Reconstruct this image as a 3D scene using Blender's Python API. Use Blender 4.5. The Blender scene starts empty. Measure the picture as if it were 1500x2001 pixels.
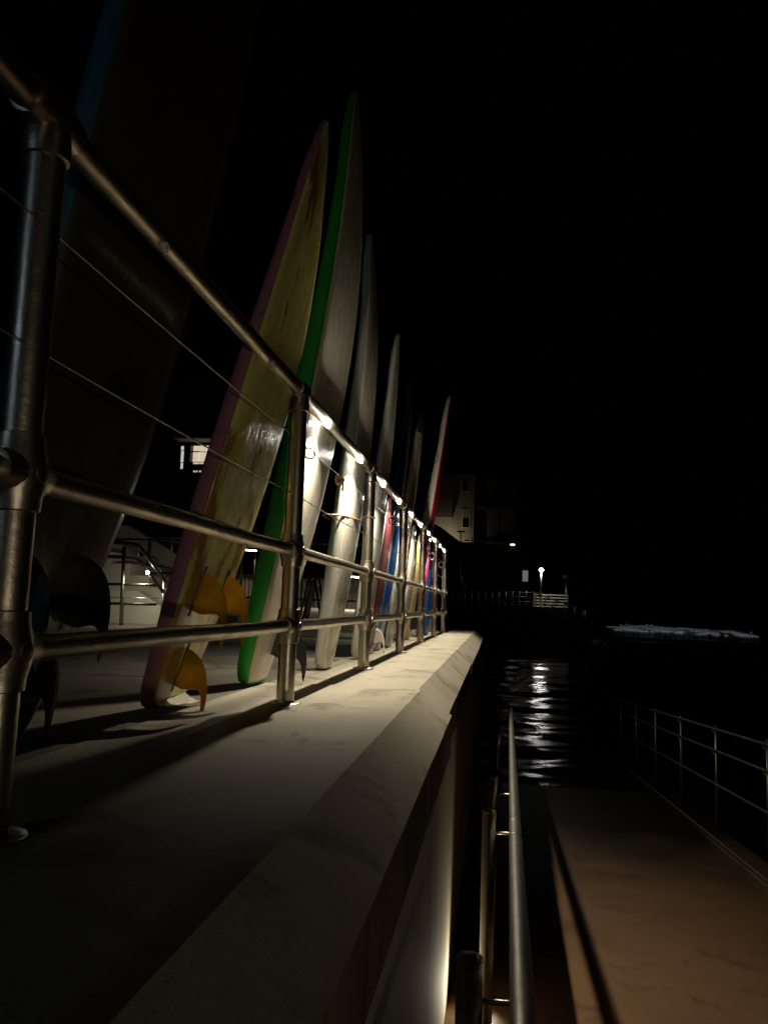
import bpy, bmesh, math, random
from mathutils import Vector, Matrix
random.seed(7)
R = math.radians
sc = bpy.context.scene
col = sc.collection

# ---------------------------------------------------------------- camera
F_PX, PW, PH = 1550.0, 1500.0, 2001.0
YAW, PITCH, ROLL = R(8.2867), R(6.6064), R(2.052)
CAM = Vector((0, 0, 0.35))
fw = Vector((-math.sin(YAW)*math.cos(PITCH), math.cos(YAW)*math.cos(PITCH), math.sin(PITCH)))
rt0 = Vector((math.cos(YAW), math.sin(YAW), 0)); up0 = rt0.cross(fw)
rt = math.cos(ROLL)*rt0 + math.sin(ROLL)*up0
up = -math.sin(ROLL)*rt0 + math.cos(ROLL)*up0
cd = bpy.data.cameras.new('camera'); cam = bpy.data.objects.new('camera', cd); col.objects.link(cam)
cd.sensor_fit = 'VERTICAL'; cd.sensor_height = 24.0; cd.lens = 24.0*F_PX/PH
cd.clip_start = 0.02; cd.clip_end = 3000
cam.matrix_world = Matrix(((rt.x, up.x, -fw.x, CAM.x), (rt.y, up.y, -fw.y, CAM.y), (rt.z, up.z, -fw.z, CAM.z), (0, 0, 0, 1)))
sc.camera = cam

def at(u, v, Y):
    """point at distance Y along the promenade seen at photo position u, v"""
    d = fw + (u-PW/2)/F_PX*rt - (v-PH/2)/F_PX*up
    return CAM + d*(Y/d.y)

# ---------------------------------------------------------------- world, moonless night
w = bpy.data.worlds.new('World'); sc.world = w; w.use_nodes = True
nt = w.node_tree; bg = nt.nodes['Background']
sky = nt.nodes.new('ShaderNodeTexSky'); sky.sky_type = 'NISHITA'; sky.sun_disc = False
sky.sun_elevation = R(-9); sky.sun_rotation = R(120)
nt.links.new(sky.outputs[0], bg.inputs[0]); bg.inputs[1].default_value = 0.05
sl = bpy.data.lights.new('faint_fill', 'SUN'); sl.energy = 0.003; sl.angle = R(3); sl.color = (.75, .85, 1)  # faint sun lamp added to fill the darks, no moon stands behind it
so = bpy.data.objects.new('faint_fill', sl); col.objects.link(so); so.rotation_euler = (R(50), R(20), R(60))
vs = sc.view_settings; vs.view_transform = 'Standard'; vs.look = 'None'; vs.exposure = 0; vs.gamma = 1; vs.use_curve_mapping = False
sc.cycles.use_denoising = True
sc.cycles.max_bounces = 8; sc.cycles.diffuse_bounces = 4; sc.cycles.glossy_bounces = 5
sc.cycles.sample_clamp_indirect = 4.0
sc.cycles.caustics_reflective = False; sc.cycles.caustics_refractive = False

LED_COL = (1.0, 0.93, 0.745)

# ---------------------------------------------------------------- materials
def mat(name, base, rough=.6, metal=0., base2=None, scale=6., stretch=(1, 1, 1), thr=(.4, .65), bump=0., bscale=40., spec=.5,
        rough2=None, detail=6., coat=0., coords='Object', base3=None, scale3=2., thr3=(.55, .7), stretch3=None):
    m = bpy.data.materials.new(name); m.use_nodes = True
    n = m.node_tree.nodes; l = m.node_tree.links; b = n['Principled BSDF']
    b.inputs['Base Color'].default_value = (*base, 1); b.inputs['Roughness'].default_value = rough
    b.inputs['Metallic'].default_value = metal; b.inputs['Specular IOR Level'].default_value = spec
    b.inputs['Coat Weight'].default_value = coat; b.inputs['Coat Roughness'].default_value = .12
    tc = n.new('ShaderNodeTexCoord')
    def mp(st):
        q = n.new('ShaderNodeMapping'); q.inputs['Scale'].default_value = st
        l.new(tc.outputs[coords], q.inputs['Vector']); return q
    def noise(sc_, st, det):
        q = n.new('ShaderNodeTexNoise'); q.inputs['Scale'].default_value = sc_; q.inputs['Detail'].default_value = det
        q.inputs['Roughness'].default_value = .62
        l.new(mp(st).outputs[0], q.inputs['Vector']); return q
    def ramp(src, a, bb):
        q = n.new('ShaderNodeMapRange'); q.inputs['From Min'].default_value = a; q.inputs['From Max'].default_value = bb
        l.new(src, q.inputs['Value']); return q
    if base2 is not None:
        t = noise(scale, stretch, detail); rr = ramp(t.outputs['Fac'], *thr)
        mx = n.new('ShaderNodeMix'); mx.data_type = 'RGBA'
        mx.inputs[6].default_value = (*base, 1); mx.inputs[7].default_value = (*base2, 1)
        l.new(rr.outputs[0], mx.inputs[0]); out = mx.outputs[2]
        if base3 is not None:
            t3 = noise(scale3, stretch3 or (1, 1, 1), 8); r3 = ramp(t3.outputs['Fac'], *thr3)
            m3 = n.new('ShaderNodeMix'); m3.data_type = 'RGBA'
            l.new(out, m3.inputs[6]); m3.inputs[7].default_value = (*base3, 1); l.new(r3.outputs[0], m3.inputs[0]); out = m3.outputs[2]
        l.new(out, b.inputs['Base Color'])
        if rough2 is not None:
            r2 = ramp(t.outputs['Fac'], *thr); r2.inputs['To Min'].default_value = rough; r2.inputs['To Max'].default_value = rough2
            l.new(r2.outputs[0], b.inputs['Roughness'])
    if bump:
        t2 = noise(bscale, stretch, 8); bp = n.new('ShaderNodeBump'); bp.inputs['Strength'].default_value = bump
        bp.inputs['Distance'].default_value = .01
        l.new(t2.outputs['Fac'], bp.inputs['Height']); l.new(bp.outputs[0], b.inputs['Normal'])
    return m

def emat(name, colr, s):
    m = bpy.data.materials.new(name); m.use_nodes = True; b = m.node_tree.nodes['Principled BSDF']
    b.inputs['Base Color'].default_value = (*[min(1, c) for c in colr], 1)
    b.inputs['Emission Color'].default_value = (*colr, 1); b.inputs['Emission Strength'].default_value = s
    return m

M = {}
M['steel'] = mat('brushed_steel', (.62, .56, .46), .32, 1., (.46, .40, .31), 9, (1, 1, 1), (.35, .7), .12, 60, rough2=.42)
M['steel_dull'] = mat('weathered_steel', (.42, .39, .34), .38, 1., (.28, .25, .2), 7, bump=.15, bscale=50, rough2=.5)
M['wire'] = mat('steel_wire', (.5, .47, .42), .35, 1.)
M['led'] = emat('led_lens', (1, .96, .88), 160)
M['led_off'] = mat('unlit_led_lens', (.75, .72, .65), .2, 0, coat=.6)
def concrete(name, a, b, stain, fine=.12, pit=.35):
    m = bpy.data.materials.new(name); m.use_nodes = True
    n = m.node_tree.nodes; l = m.node_tree.links; bs = n['Principled BSDF']; bs.inputs['Roughness'].default_value = .78; bs.inputs['Specular IOR Level'].default_value = .3
    tc = n.new('ShaderNodeTexCoord')
    def noise(sc_, det, dist=0.):
        q = n.new('ShaderNodeTexNoise'); q.inputs['Scale'].default_value = sc_; q.inputs['Detail'].default_value = det; q.inputs['Roughness'].default_value = .65; q.inputs['Distortion'].default_value = dist
        l.new(tc.outputs['Object'], q.inputs['Vector']); return q.outputs['Fac']
    def mr(v, a0, a1, b0=0., b1=1.):
        q = n.new('ShaderNodeMapRange'); q.inputs['From Min'].default_value = a0; q.inputs['From Max'].default_value = a1; q.inputs['To Min'].default_value = b0; q.inputs['To Max'].default_value = b1
        l.new(v, q.inputs['Value']); return q.outputs[0]
    def mix(f, c1, c2, mode='MIX'):
        q = n.new('ShaderNodeMix'); q.data_type = 'RGBA'; q.blend_type = mode
        if isinstance(f, float): q.inputs[0].default_value = f
        else: l.new(f, q.inputs[0])
        for k, c in ((6, c1), (7, c2)):
            if isinstance(c, tuple): q.inputs[k].default_value = (*c, 1)
            else: l.new(c, q.inputs[k])
        return q.outputs[2]
    c = mix(mr(noise(1.7, 8), .36, .66), a, b)
    c = mix(mr(noise(3.1, 10, .6), .56, .62), c, stain)                       # tide and rust blotches
    c = mix(mr(noise(14, 6), .60, .68, 0, .55), c, stain)                    # small drips
    sp = mr(noise(230, 3), .30, .70, 1-fine*2.4, 1+fine*1.2); cmb = n.new('ShaderNodeCombineColor')
    for k in range(3): l.new(sp, cmb.inputs[k])
    c = mix(1., c, cmb.outputs[0], 'MULTIPLY')
    vo = n.new('ShaderNodeTexVoronoi'); vo.inputs['Scale'].default_value = 34; l.new(tc.outputs['Object'], vo.inputs['Vector'])
    pits = mr(vo.outputs['Distance'], .05, .16, 0, 1)
    c = mix(mr(vo.outputs['Distance'], .05, .13, pit, 0.), c, tuple(.45*x for x in stain))
    l.new(c, bs.inputs['Base Color'])
    ad = n.new('ShaderNodeMath'); ad.operation = 'MULTIPLY_ADD'; ad.inputs[1].default_value = .25; l.new(noise(150, 4), ad.inputs[0]); l.new(pits, ad.inputs[2])
    bp = n.new('ShaderNodeBump'); bp.inputs['Strength'].default_value = .22; bp.inputs['Distance'].default_value = .003; l.new(ad.outputs[0], bp.inputs['Height']); l.new(bp.outputs[0], bs.inputs['Normal'])
    return m
M['concrete'] = concrete('coping_concrete', (.36, .31, .235), (.29, .245, .18), (.215, .175, .125))
M['concrete_deck'] = concrete('deck_concrete', (.19, .163, .12), (.14, .12, .09), (.10, .08, .058))
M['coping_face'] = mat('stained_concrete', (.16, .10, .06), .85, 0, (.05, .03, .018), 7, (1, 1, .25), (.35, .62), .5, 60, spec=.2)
M['wall'] = mat('rendered_wall', (.38, .34, .25), .8, 0, (.26, .225, .155), 2.5, (1, 1.0, .22), (.36, .66), .35, 45, base3=(.15, .12, .08), scale3=5, thr3=(.62, .7), stretch3=(1, 1, .12), spec=.25)
M['ramp'] = concrete('ramp_concrete', (.20, .108, .052), (.165, .088, .043), (.135, .072, .036), .10, .2)
M['ramp'].node_tree.nodes['Principled BSDF'].inputs['Specular IOR Level'].default_value = .2
def wet_and_dim_to_sea(m, ya, yb):  # painted-in fading of the lamp light down the ramp, plus wetness near the water
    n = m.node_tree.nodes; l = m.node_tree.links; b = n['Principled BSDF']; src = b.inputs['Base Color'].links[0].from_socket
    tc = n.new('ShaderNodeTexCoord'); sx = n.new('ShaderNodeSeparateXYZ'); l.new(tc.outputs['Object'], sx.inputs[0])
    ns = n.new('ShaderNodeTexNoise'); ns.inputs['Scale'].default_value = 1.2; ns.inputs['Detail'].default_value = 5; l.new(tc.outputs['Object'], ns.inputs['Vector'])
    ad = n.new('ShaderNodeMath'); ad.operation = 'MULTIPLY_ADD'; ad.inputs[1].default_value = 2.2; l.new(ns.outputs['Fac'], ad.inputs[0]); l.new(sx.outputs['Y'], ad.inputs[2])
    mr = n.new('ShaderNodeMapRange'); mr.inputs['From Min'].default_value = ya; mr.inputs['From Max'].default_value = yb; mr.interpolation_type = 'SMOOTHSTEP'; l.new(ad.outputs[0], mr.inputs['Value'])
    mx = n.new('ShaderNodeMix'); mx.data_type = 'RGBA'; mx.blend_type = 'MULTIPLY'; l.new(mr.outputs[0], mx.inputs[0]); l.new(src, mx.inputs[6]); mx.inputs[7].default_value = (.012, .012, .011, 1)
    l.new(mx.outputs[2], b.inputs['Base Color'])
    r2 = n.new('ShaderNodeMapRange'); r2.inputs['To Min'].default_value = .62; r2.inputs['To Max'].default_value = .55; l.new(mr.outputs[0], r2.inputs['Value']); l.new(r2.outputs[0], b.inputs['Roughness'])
wet_and_dim_to_sea(M['ramp'], 4.6, 9.8)
M['dark_concrete'] = mat('dark_concrete', (.13, .12, .1), .85, 0, (.08, .075, .065), 2, bump=.3)
M['pale_concrete'] = mat('pale_concrete', (.42, .39, .3), .85, 0, (.33, .3, .22), 2, bump=.2)
M['black'] = mat('black_plastic', (.012, .012, .012), .4)
M['rubber'] = mat('rubber', (.03, .022, .018), .6)
M['cord'] = mat('cord', (.42, .28, .17), .8, 0, (.25, .14, .07), 60)
M['white_paint'] = mat('white_paint', (.78, .76, .7), .5)
M['grass'] = mat('grass_blades', (.07, .09, .025), .7, 0, (.045, .06, .02), 9)
M['wood_dark'] = mat('timber_batten', (.17, .13, .085), .8, 0, (.09, .07, .05), 14, (1, 1, .2), bump=.3)

# ---------------------------------------------------------------- helpers
def obj(name, verts, faces, m, parent=None, smooth=False):
    me = bpy.data.meshes.new(name); me.from_pydata([tuple(v) for v in verts], [], faces); me.update()
    if m is not None: me.materials.append(m)
    if smooth:
        for p in me.polygons: p.use_smooth = True
    o = bpy.data.objects.new(name, me); col.objects.link(o)
    if parent is not None: o.parent = parent
    return o

def bmobj(name, bm, m, parent=None, smooth=False):
    me = bpy.data.meshes.new(name); bmesh.ops.recalc_face_normals(bm, faces=bm.faces); bm.to_mesh(me); bm.free()
    if m is not None: me.materials.append(m)
    if smooth:
        for p in me.polygons: p.use_smooth = True
    o = bpy.data.objects.new(name, me); col.objects.link(o)
    if parent is not None: o.parent = parent
    return o

def empty(name, loc=(0, 0, 0), rot=(0, 0, 0)):
    o = bpy.data.objects.new(name, None); col.objects.link(o); o.location = loc; o.rotation_euler = rot
    o.empty_display_size = .1
    return o

def tag(o, label, cat, group=None):
    o['label'] = label; o['category'] = cat
    if group: o['group'] = group
    return o

def struct(o): o['kind'] = 'structure'; return o

def add_box(bm, x0, x1, y0, y1, z0, z1, bev=0.):
    vs_ = [bm.verts.new((x, y, z)) for x in (x0, x1) for y in (y0, y1) for z in (z0, z1)]
    fs = [bm.faces.new([vs_[i] for i in q]) for q in ((0, 1, 3, 2), (4, 6, 7, 5), (0, 4, 5, 1), (2, 3, 7, 6), (0, 2, 6, 4), (1, 5, 7, 3))]
    if bev:
        es = set(e for f in fs for e in f.edges)
        bmesh.ops.bevel(bm, geom=list(es), offset=bev, segments=2, affect='EDGES', profile=.5)

def box(name, x0, x1, y0, y1, z0, z1, m, parent=None, bev=0.):
    bm = bmesh.new(); add_box(bm, x0, x1, y0, y1, z0, z1, bev); return bmobj(name, bm, m, parent)

def add_tube(bm, pts, r, seg=12, caps=True):
    pts = [Vector(p) for p in pts]
    rs = r if isinstance(r, (list, tuple)) else [r]*len(pts)
    rings = []; nrm = None
    for i, p in enumerate(pts):
        a = pts[max(0, i-1)]; b = pts[min(len(pts)-1, i+1)]; t = (b-a).normalized()
        if nrm is None:
            nrm = t.orthogonal().normalized()
        else:
            nrm = (nrm - t*nrm.dot(t)).normalized()
        bn = t.cross(nrm)
        rings.append([bm.verts.new(p + rs[i]*(math.cos(2*math.pi*k/seg)*nrm + math.sin(2*math.pi*k/seg)*bn)) for k in range(seg)])
    for i in range(len(rings)-1):
        for k in range(seg):
            bm.faces.new((rings[i][k], rings[i][(k+1) % seg], rings[i+1][(k+1) % seg], rings[i+1][k]))
    if caps:
        bm.faces.new(rings[0][::-1]); bm.faces.new(rings[-1])

def tube(name, pts, r, m, parent=None, seg=12, smooth=True):
    bm = bmesh.new(); add_tube(bm, pts, r, seg); o = bmobj(name, bm, m, parent)
    if smooth:
        for p in o.data.polygons: p.use_smooth = len(p.vertices) == 4
    return o

def ptube(bm, p, axis, prof, seg=20):
    """lathe: prof is a list of (distance along axis, radius)"""
    p = Vector(p); axis = Vector(axis).normalized()
    add_tube(bm, [p+axis*d for d, _ in prof], [r for _, r in prof], seg)

def light(name, kind, loc, energy, colr, parent=None, direction=None, size=.02, **kw):
    d = bpy.data.lights.new(name, kind); d.energy = energy; d.color = colr
    if kind == 'AREA': d.shape = 'DISK'; d.size = size
    else: d.shadow_soft_size = size
    for k, v in kw.items(): setattr(d, k, v)
    o = bpy.data.objects.new(name, d); col.objects.link(o); o.location = loc
    if direction is not None: o.rotation_euler = Vector(direction).to_track_quat('-Z', 'Y').to_euler()
    if parent is not None: o.parent = parent
    return o

# ================================================================ SETTING
# ---- promenade deck, paved in large bays, joints recessed
FX = -0.703                    # fence line
deck = struct(box('promenade_deck', -16, -0.56, -6, 12.1, -.5, -.012, M['dark_concrete']))
ys = [-6, -2.9, .18, 3.32, 6.5, 9.6, 12.1]
xs = [-16, -12.5, -9.4, -6.2, -3.4, -1.42, -.955]
for j in range(len(ys)-1):
    for i in range(len(xs)-1):
        g = .004
        box('paving_slab', xs[i]+g, xs[i+1]-g, ys[j]+g, ys[j+1]-g, -.011, random.uniform(-.0025, .0005), M['concrete_deck'], deck, .004)

# ---- sea wall with coping stones
wall = empty('sea_wall', (0, 0, 0))
tag(wall, 'low concrete sea wall with bevelled pale coping stones beside the railing', 'wall')
cy = [-6, -2.94, .2, 3.353, 6.49, 9.62, 12.15]
for j in range(len(cy)-1):
    y0, y1 = cy[j]+.010, cy[j+1]-.010
    dx = [0, .003, .014, -.004, .004, 0][j]; dz = [0, .001, .005, -.002, .002, 0][j]
    prof = [(-.951, -.24), (-.951, dz), (-.318+dx, dz), (-.19+dx, -.1+dz), (-.19+dx, -.249), (-.205, -.249)]
    bm = bmesh.new(); L0 = []; L1 = []; N = 24
    rows = []
    for k in range(N+1):
        y = [y0, y0+.007][k] if k < 2 else ([y1-.007, y1][k-N+1] if k > N-2 else y0+(y1-y0)*k/N)
        ce = .006 if k in (0, N) else 0.
        rows.append([bm.verts.new((x+(random.uniform(-.0008, .0008) if 0 < q < 5 else 0)-(ce if q in (3, 4) else 0), y, z-(ce if q in (1, 2, 3) else 0)+(random.uniform(-.0007, .0007) if q in (2, 3) else 0))) for q, (x, z) in enumerate(prof)])
    for k in range(N):
        for q in range(len(prof)):
            q2 = (q+1) % len(prof)
            f = bm.faces.new((rows[k][q], rows[k][q2], rows[k+1][q2], rows[k+1][q]))
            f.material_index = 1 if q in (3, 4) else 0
    bm.faces.new(rows[0]); bm.faces.new(rows[-1][::-1])
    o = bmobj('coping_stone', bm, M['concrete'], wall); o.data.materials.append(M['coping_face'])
box('wall_face', -.95, -.197, -6, 12.12, -3.2, -.252, M['wall'], wall)

# ---- ramp into the sea
RS = .067
def rz(y): return -1.22 - RS*y
NY = 40
def sheet(name, xa, xb, ya, yb, zf, m, nx=12, ny=60, jitter=.0):
    vv = []; ff = []
    for j in range(ny+1):
        y = ya+(yb-ya)*j/ny
        for i in range(nx+1):
            x = xa+(xb-xa)*i/nx
            vv.append((x, y, zf(x, y)+random.uniform(-jitter, jitter)))
    for j in range(ny):
        for i in range(nx):
            a = j*(nx+1)+i; ff.append((a, a+1, a+nx+2, a+nx+1))
    return obj(name, vv, ff, m, None, True)
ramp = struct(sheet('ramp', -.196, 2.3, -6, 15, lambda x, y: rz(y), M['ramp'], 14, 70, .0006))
kb = [(1.93, -.12), (1.93, .085), (1.945, .1), (2.16, .1), (2.16, -.4)]
bm = bmesh.new(); rows = []
for k in range(43):
    y = -6+.5*k; rows.append([bm.verts.new((x, y, rz(y)+dz)) for x, dz in kb])
for k in range(42):
    for q in range(4): bm.faces.new((rows[k][q], rows[k][q+1], rows[k+1][q+1], rows[k+1][q]))
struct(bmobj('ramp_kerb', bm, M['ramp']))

# ---- sea: graded grid with real waves near the ramp
SEA = -1.95
def wave(x, y):
    d = max(0., min(1., (y-6)/10))
    h = .030*math.sin(1.9*y+.5*x+.8*math.sin(.7*x)) + .022*math.sin(3.3*y-1.1*x+1.3+math.sin(.9*y)) + .014*math.sin(6.1*y+2.0*x+.7*math.sin(2.2*x)) + .008*math.sin(11.3*y-3.7*x) + .006*math.sin(8.1*x+5.2*y+math.sin(3*y))
    h += .05*math.sin(.55*y+.21*x)
    return SEA + .75*h*(.6+.4*d)
vv = []; ff = []; yl = [6]; 
while yl[-1] < 1400: yl.append(yl[-1]+max(.055, (yl[-1]-6)*.012*(1 if yl[-1] < 60 else 4)))
tx = [i/90 for i in range(91)]
for y in yl:
    xa = -.19-(max(0, y-14))*.55 if y > 12.2 else -.19; xb = 6+y*.9
    for t in tx:
        x = xa+(xb-xa)*(t**1.6)
        vv.append((x, y, wave(x, y) if y < 80 else SEA-.02))
n1 = 91
for j in range(len(yl)-1):
    for i in range(90):
        a = j*n1+i; ff.append((a, a+1, a+n1+1, a+n1))
M['sea'] = mat('sea_water', (.004, .006, .007), .065, 0, bump=.4, bscale=9, spec=.6, stretch=(1, 1.6, 1))
sea = struct(obj('sea', vv, ff, M['sea'], None, True))

# ================================================================ RAILING ON THE PROMENADE
railing = empty('promenade_railing', (FX, 2.665, 0))
tag(railing, 'long steel tube railing with lit handrail lights and wires along the sea wall', 'railing')
PY = [2.665+1.597*(i-1) for i in range(-4, 7)]      # posts
HT, HM, HB = 1.085, .5225, .264
RY0, RY1 = PY[0]-.3, PY[-1]+.03
def rel(p): return (p[0]-FX, p[1]-2.665, p[2])
def jointmesh():
    bm = bmesh.new()
    ptube(bm, (0, 0, 0), (0, 0, 1), [(-.058, .031), (-.056, .0355), (-.038, .0365), (-.02, .041), (0, .043), (.02, .041), (.038, .0365), (.056, .0355), (.058, .031)], 20)
    ptube(bm, (0, 0, 0), (0, 1, 0), [(-.062, .021), (-.06, .028), (-.044, .0295), (-.02, .036), (.02, .036), (.044, .0295), (.06, .028), (.062, .021)], 20)
    ptube(bm, (.036, 0, 0), (1, 0, 0), [(0, .016), (.007, .015), (.0085, .011)], 12)
    return bm
def topmesh():
    bm = bmesh.new()
    ptube(bm, (0, 0, 0), (0, 0, 1), [(-.075, .031), (-.073, .0355), (-.05, .0365), (-.03, .034), (0, .026)], 20)
    ptube(bm, (0, 0, 0), (0, 1, 0), [(-.062, .025), (-.06, .0305), (-.042, .0315), (-.02, .037), (.02, .037), (.042, .0315), (.06, .0305), (.062, .025)], 20)
    return bm
def flangemesh():
    bm = bmesh.new(); ptube(bm, (0, 0, .0005), (0, 0, 1), [(0, .056), (.006, .056), (.008, .053), (.009, .034), (.016, .032)], 24); return bm
def postmesh():
    bm = bmesh.new(); ptube(bm, (0, 0, 0), (0, 0, 1), [(0.001, .030), (.3, .030), (.7, .030), (HT-.03, .030)], 24); return bm
proto = {}
for i, y in enumerate(PY):
    if i == 0:
        proto['post'] = bmobj('post', postmesh(), M['steel'], railing); proto['post'].location = rel((FX, y, 0)); post = proto['post']
        subs = [('joint_fitting', jointmesh(), HM), ('joint_fitting', jointmesh(), HB), ('rail_bracket', topmesh(), HT), ('base_flange', flangemesh(), 0)]
        proto['subs'] = []
        for nme, b_, z in subs:
            s_ = bmobj(nme, b_, M['steel'], post); s_.location = (0, 0, z); proto['subs'].append(s_)
        for o_ in [post]+proto['subs']:
            for p_ in o_.data.polygons: p_.use_smooth = len(p_.vertices) == 4
            try: o_.data.set_sharp_from_angle(angle=R(35))
            except Exception: pass
    else:
        post = proto['post'].copy(); col.objects.link(post); post.parent = railing; post.location = rel((FX, y, 0))
        for s0 in proto['subs']:
            s_ = s0.copy(); col.objects.link(s_); s_.parent = post; s_.rotation_euler = (0, 0, random.uniform(-.05, .05))
def railtube(name, z, r):
    ny = 60; pts = [rel((FX+.0012*math.sin(3*k), RY0+(RY1-RY0)*k/ny, z+.001*math.sin(1.7*k))) for k in range(ny+1)]
    return tube(name, pts, r, M['steel'], railing, 20)
top = railtube('top_rail', HT, .0245); railtube('middle_rail', HM, .0205); railtube('bottom_rail', HB, .0205)
for z in (.718, .914):
    pts = []
    for i in range(len(PY)-1):
        for k in range(6):
            t = k/6; pts.append(rel((FX+.03*0, PY[i]+(PY[i+1]-PY[i])*t, z-.006*4*t*(1-t))))
    pts.append(rel((FX, PY[-1], z)))
    tube('wire', pts, .0022, M['wire'], railing, 6)
# handrail lights: studs in the underside, tipped toward the deck
LN = Vector((.45, 0, -.893))
BEAM = Vector((.05, 0, -1))
def studmesh():
    bm = bmesh.new(); ptube(bm, (0, 0, 0), LN, [(-.004, .0125), (.005, .0125), (.0055, .0085), (.012, .0080), (.017, .006), (.020, .003), (.0205, .001)], 12); return bm
stud_on = stud_off = None
LY = [2.665+1.597*(i-1)+o_ for i in range(-4, 6) for o_ in (.405, 1.2)]
for y in LY:
    lit = y > 2.7
    if lit:
        if stud_on is None: stud_on = bmobj('handrail_light', studmesh(), M['led'], railing, True); s_ = stud_on
        else: s_ = stud_on.copy(); col.objects.link(s_); s_.parent = railing
    else:
        if stud_off is None: stud_off = bmobj('handrail_light', studmesh(), M['led_off'], railing, True); s_ = stud_off
        else: s_ = stud_off.copy(); col.objects.link(s_); s_.parent = railing
    s_.location = rel((FX, y, HT)); s_.location = Vector(s_.location)+LN*.0225
    if lit:
        light('handrail_light_beam', 'AREA', LN*.024, 8, LED_COL, s_, BEAM, .018, spread=R(126))
        light('handrail_light_spill', 'SPOT', LN*.034, 13, LED_COL, s_, (.35, 0, .94), .008, spot_size=R(176), spot_blend=.7)

# ================================================================ SURFBOARDS
def outline(s, tr, c=.45, ne=(2.6, .62)):
    if s < c: return tr+(1-tr)*(1-((c-s)/c)**2.1)
    q = (s-c)/(1-c); return max(.02, (1-q**ne[0])**ne[1])
def board(label, cat_group, tail, tip, yc, width, thick, core, skin=None, tr=.52, bulge=.06, p=3.4, twist=0., side=0., skinw=.93, contact=1.085, name='surfboard', ne=(2.6, .62)):
    dx, dz = tip[0]-tail[0], tip[1]-tail[1]
    L = math.hypot(dx, dz); th = math.atan2(dx, dz)
    root = empty(name, (tail[0], yc, tail[1]), (side, th, 0))
    root.rotation_mode = 'XYZ'
    tag(root, label, 'surfboard', cat_group)
    c = min(.62, contact/L)
    SS = [0, .004, .012, .03, .06, .1, .15, .2, .26, .32, .4, .48, .56, .64, .71, .77, .82, .86, .9, .93, .955, .975, .988, .996, 1.]
    def nx(s): return bulge*(1-((s-c)/(c if s < c else 1-c))**2)
    def half(s):
        e = 1 if s > .03 else .80+.20*math.sqrt(max(0, 1-(1-s/.03)**2))
        return width/2*outline(s, tr, ne=ne)*e
    def thk(s):
        t = thick*(.55+.45*math.sin(math.pi*min(1, (s+.06)/.9)**.8)) if s < .84 else thick*.62*(1-.55*((s-.84)/.16)**2)
        e = 1 if s > .03 else .6+.4*math.sqrt(max(0, 1-(1-s/.03)**2))
        return t*e
    def sec(s, a):
        ca, sa = math.cos(a), math.sin(a)
        y = half(s)*math.copysign(abs(ca)**(2/p), ca); x = nx(s)-thk(s)/2+thk(s)/2*math.copysign(abs(sa)**(2/p), sa)
        return Vector((x, y, s*L))
    NA = 32; bm = bmesh.new(); rings = []
    tw = Matrix.Rotation(twist, 3, 'Z')
    for s in SS: rings.append([bm.verts.new(tw @ sec(s, 2*math.pi*k/NA)) for k in range(NA)])
    for i in range(len(SS)-1):
        for k in range(NA): bm.faces.new((rings[i][k], rings[i][(k+1) % NA], rings[i+1][(k+1) % NA], rings[i+1][k]))
    bm.faces.new(rings[0][::-1]); bm.faces.new(rings[-1])
    bmobj('foam_body' if skin else 'shell', bm, core, root, True)
    def surf(s, f, off=0.):
        """hull surface point at width fraction f"""
        h = (1-min(1, abs(f))**p)**(1/p)
        return tw @ Vector((nx(s)-thk(s)/2+thk(s)/2*h+off, f*half(s), s*L))
    if skin:
        bm = bmesh.new(); FR = [-skinw, -skinw, -.82, -.65, -.4, 0, .4, .65, .82, skinw, skinw]; rows = []
        for s in SS[1:-1]:
            rows.append([bm.verts.new(surf(s, f, -.003 if k in (0, len(FR)-1) else .003)) for k, f in enumerate(FR)])
        for i in range(len(rows)-1):
            for k in range(len(FR)-1): bm.faces.new((rows[i][k], rows[i][k+1], rows[i+1][k+1], rows[i+1][k]))
        bmobj('bottom_skin', bm, skin, root, True)
    root['_'] = 0; del root['_']
    return root, surf, L, tw

def fin(root, surf, L, s0, f, m, h=.12, base=.13, toe=0., rake=.07, slot=True, name='fin'):
    p0 = surf(s0, f); z0 = p0.z
    # outline in (out, along) with 'along' measured from the rear of the base upward
    pts = []
    n = 10
    for k in range(n+1):          # leading edge from base front to tip
        t = k/n; pts.append((h*math.sin(t*math.pi/2)**1.05, base-(base+rake)*(1-math.cos(t*math.pi/2))**1.15))
    for k in range(1, n):         # trailing edge back to the base rear
        t = k/n; pts.append((h*(.97*(1-t)**.62 if t < .999 else 0), -rake+rake*(t**.42)+.040*math.sin(min(1, t*1.15)*math.pi)*(1-.3*t)))
    pts.append((0, 0))
    bm = bmesh.new(); th = .0045
    cx = sum(p[0] for p in pts)/len(pts); cz = sum(p[1] for p in pts)/len(pts)
    def ring(y, sc_): return [bm.verts.new((cx+(px-cx)*sc_ if px > .003 else px-.004, y, cz+(pz-cz)*sc_)) for px, pz in pts]
    a = ring(-th, .88); b = ring(0, 1.); d = ring(th, .88); N = len(pts)
    for r1, r2 in ((a, b), (b, d)):
        for k in range(N): bm.faces.new((r1[k], r1[(k+1) % N], r2[(k+1) % N], r2[k]))
    bm.faces.new(a[::-1]); bm.faces.new(d)
    bmesh.ops.triangulate(bm, faces=[f_ for f_ in bm.faces if len(f_.verts) > 4])
    o = bmobj(name, bm, m, root); o.location = p0; o.rotation_euler = (0, math.atan2(surf(s0+.05, f).x-p0.x, .05*L), toe)
    if slot:
        q = box('fin_slot', -.004, .0055, -.008, .008, -.02, base+.02, M['black'], root, .002); q.location = p0; q.rotation_euler = o.rotation_euler
    return o

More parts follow.
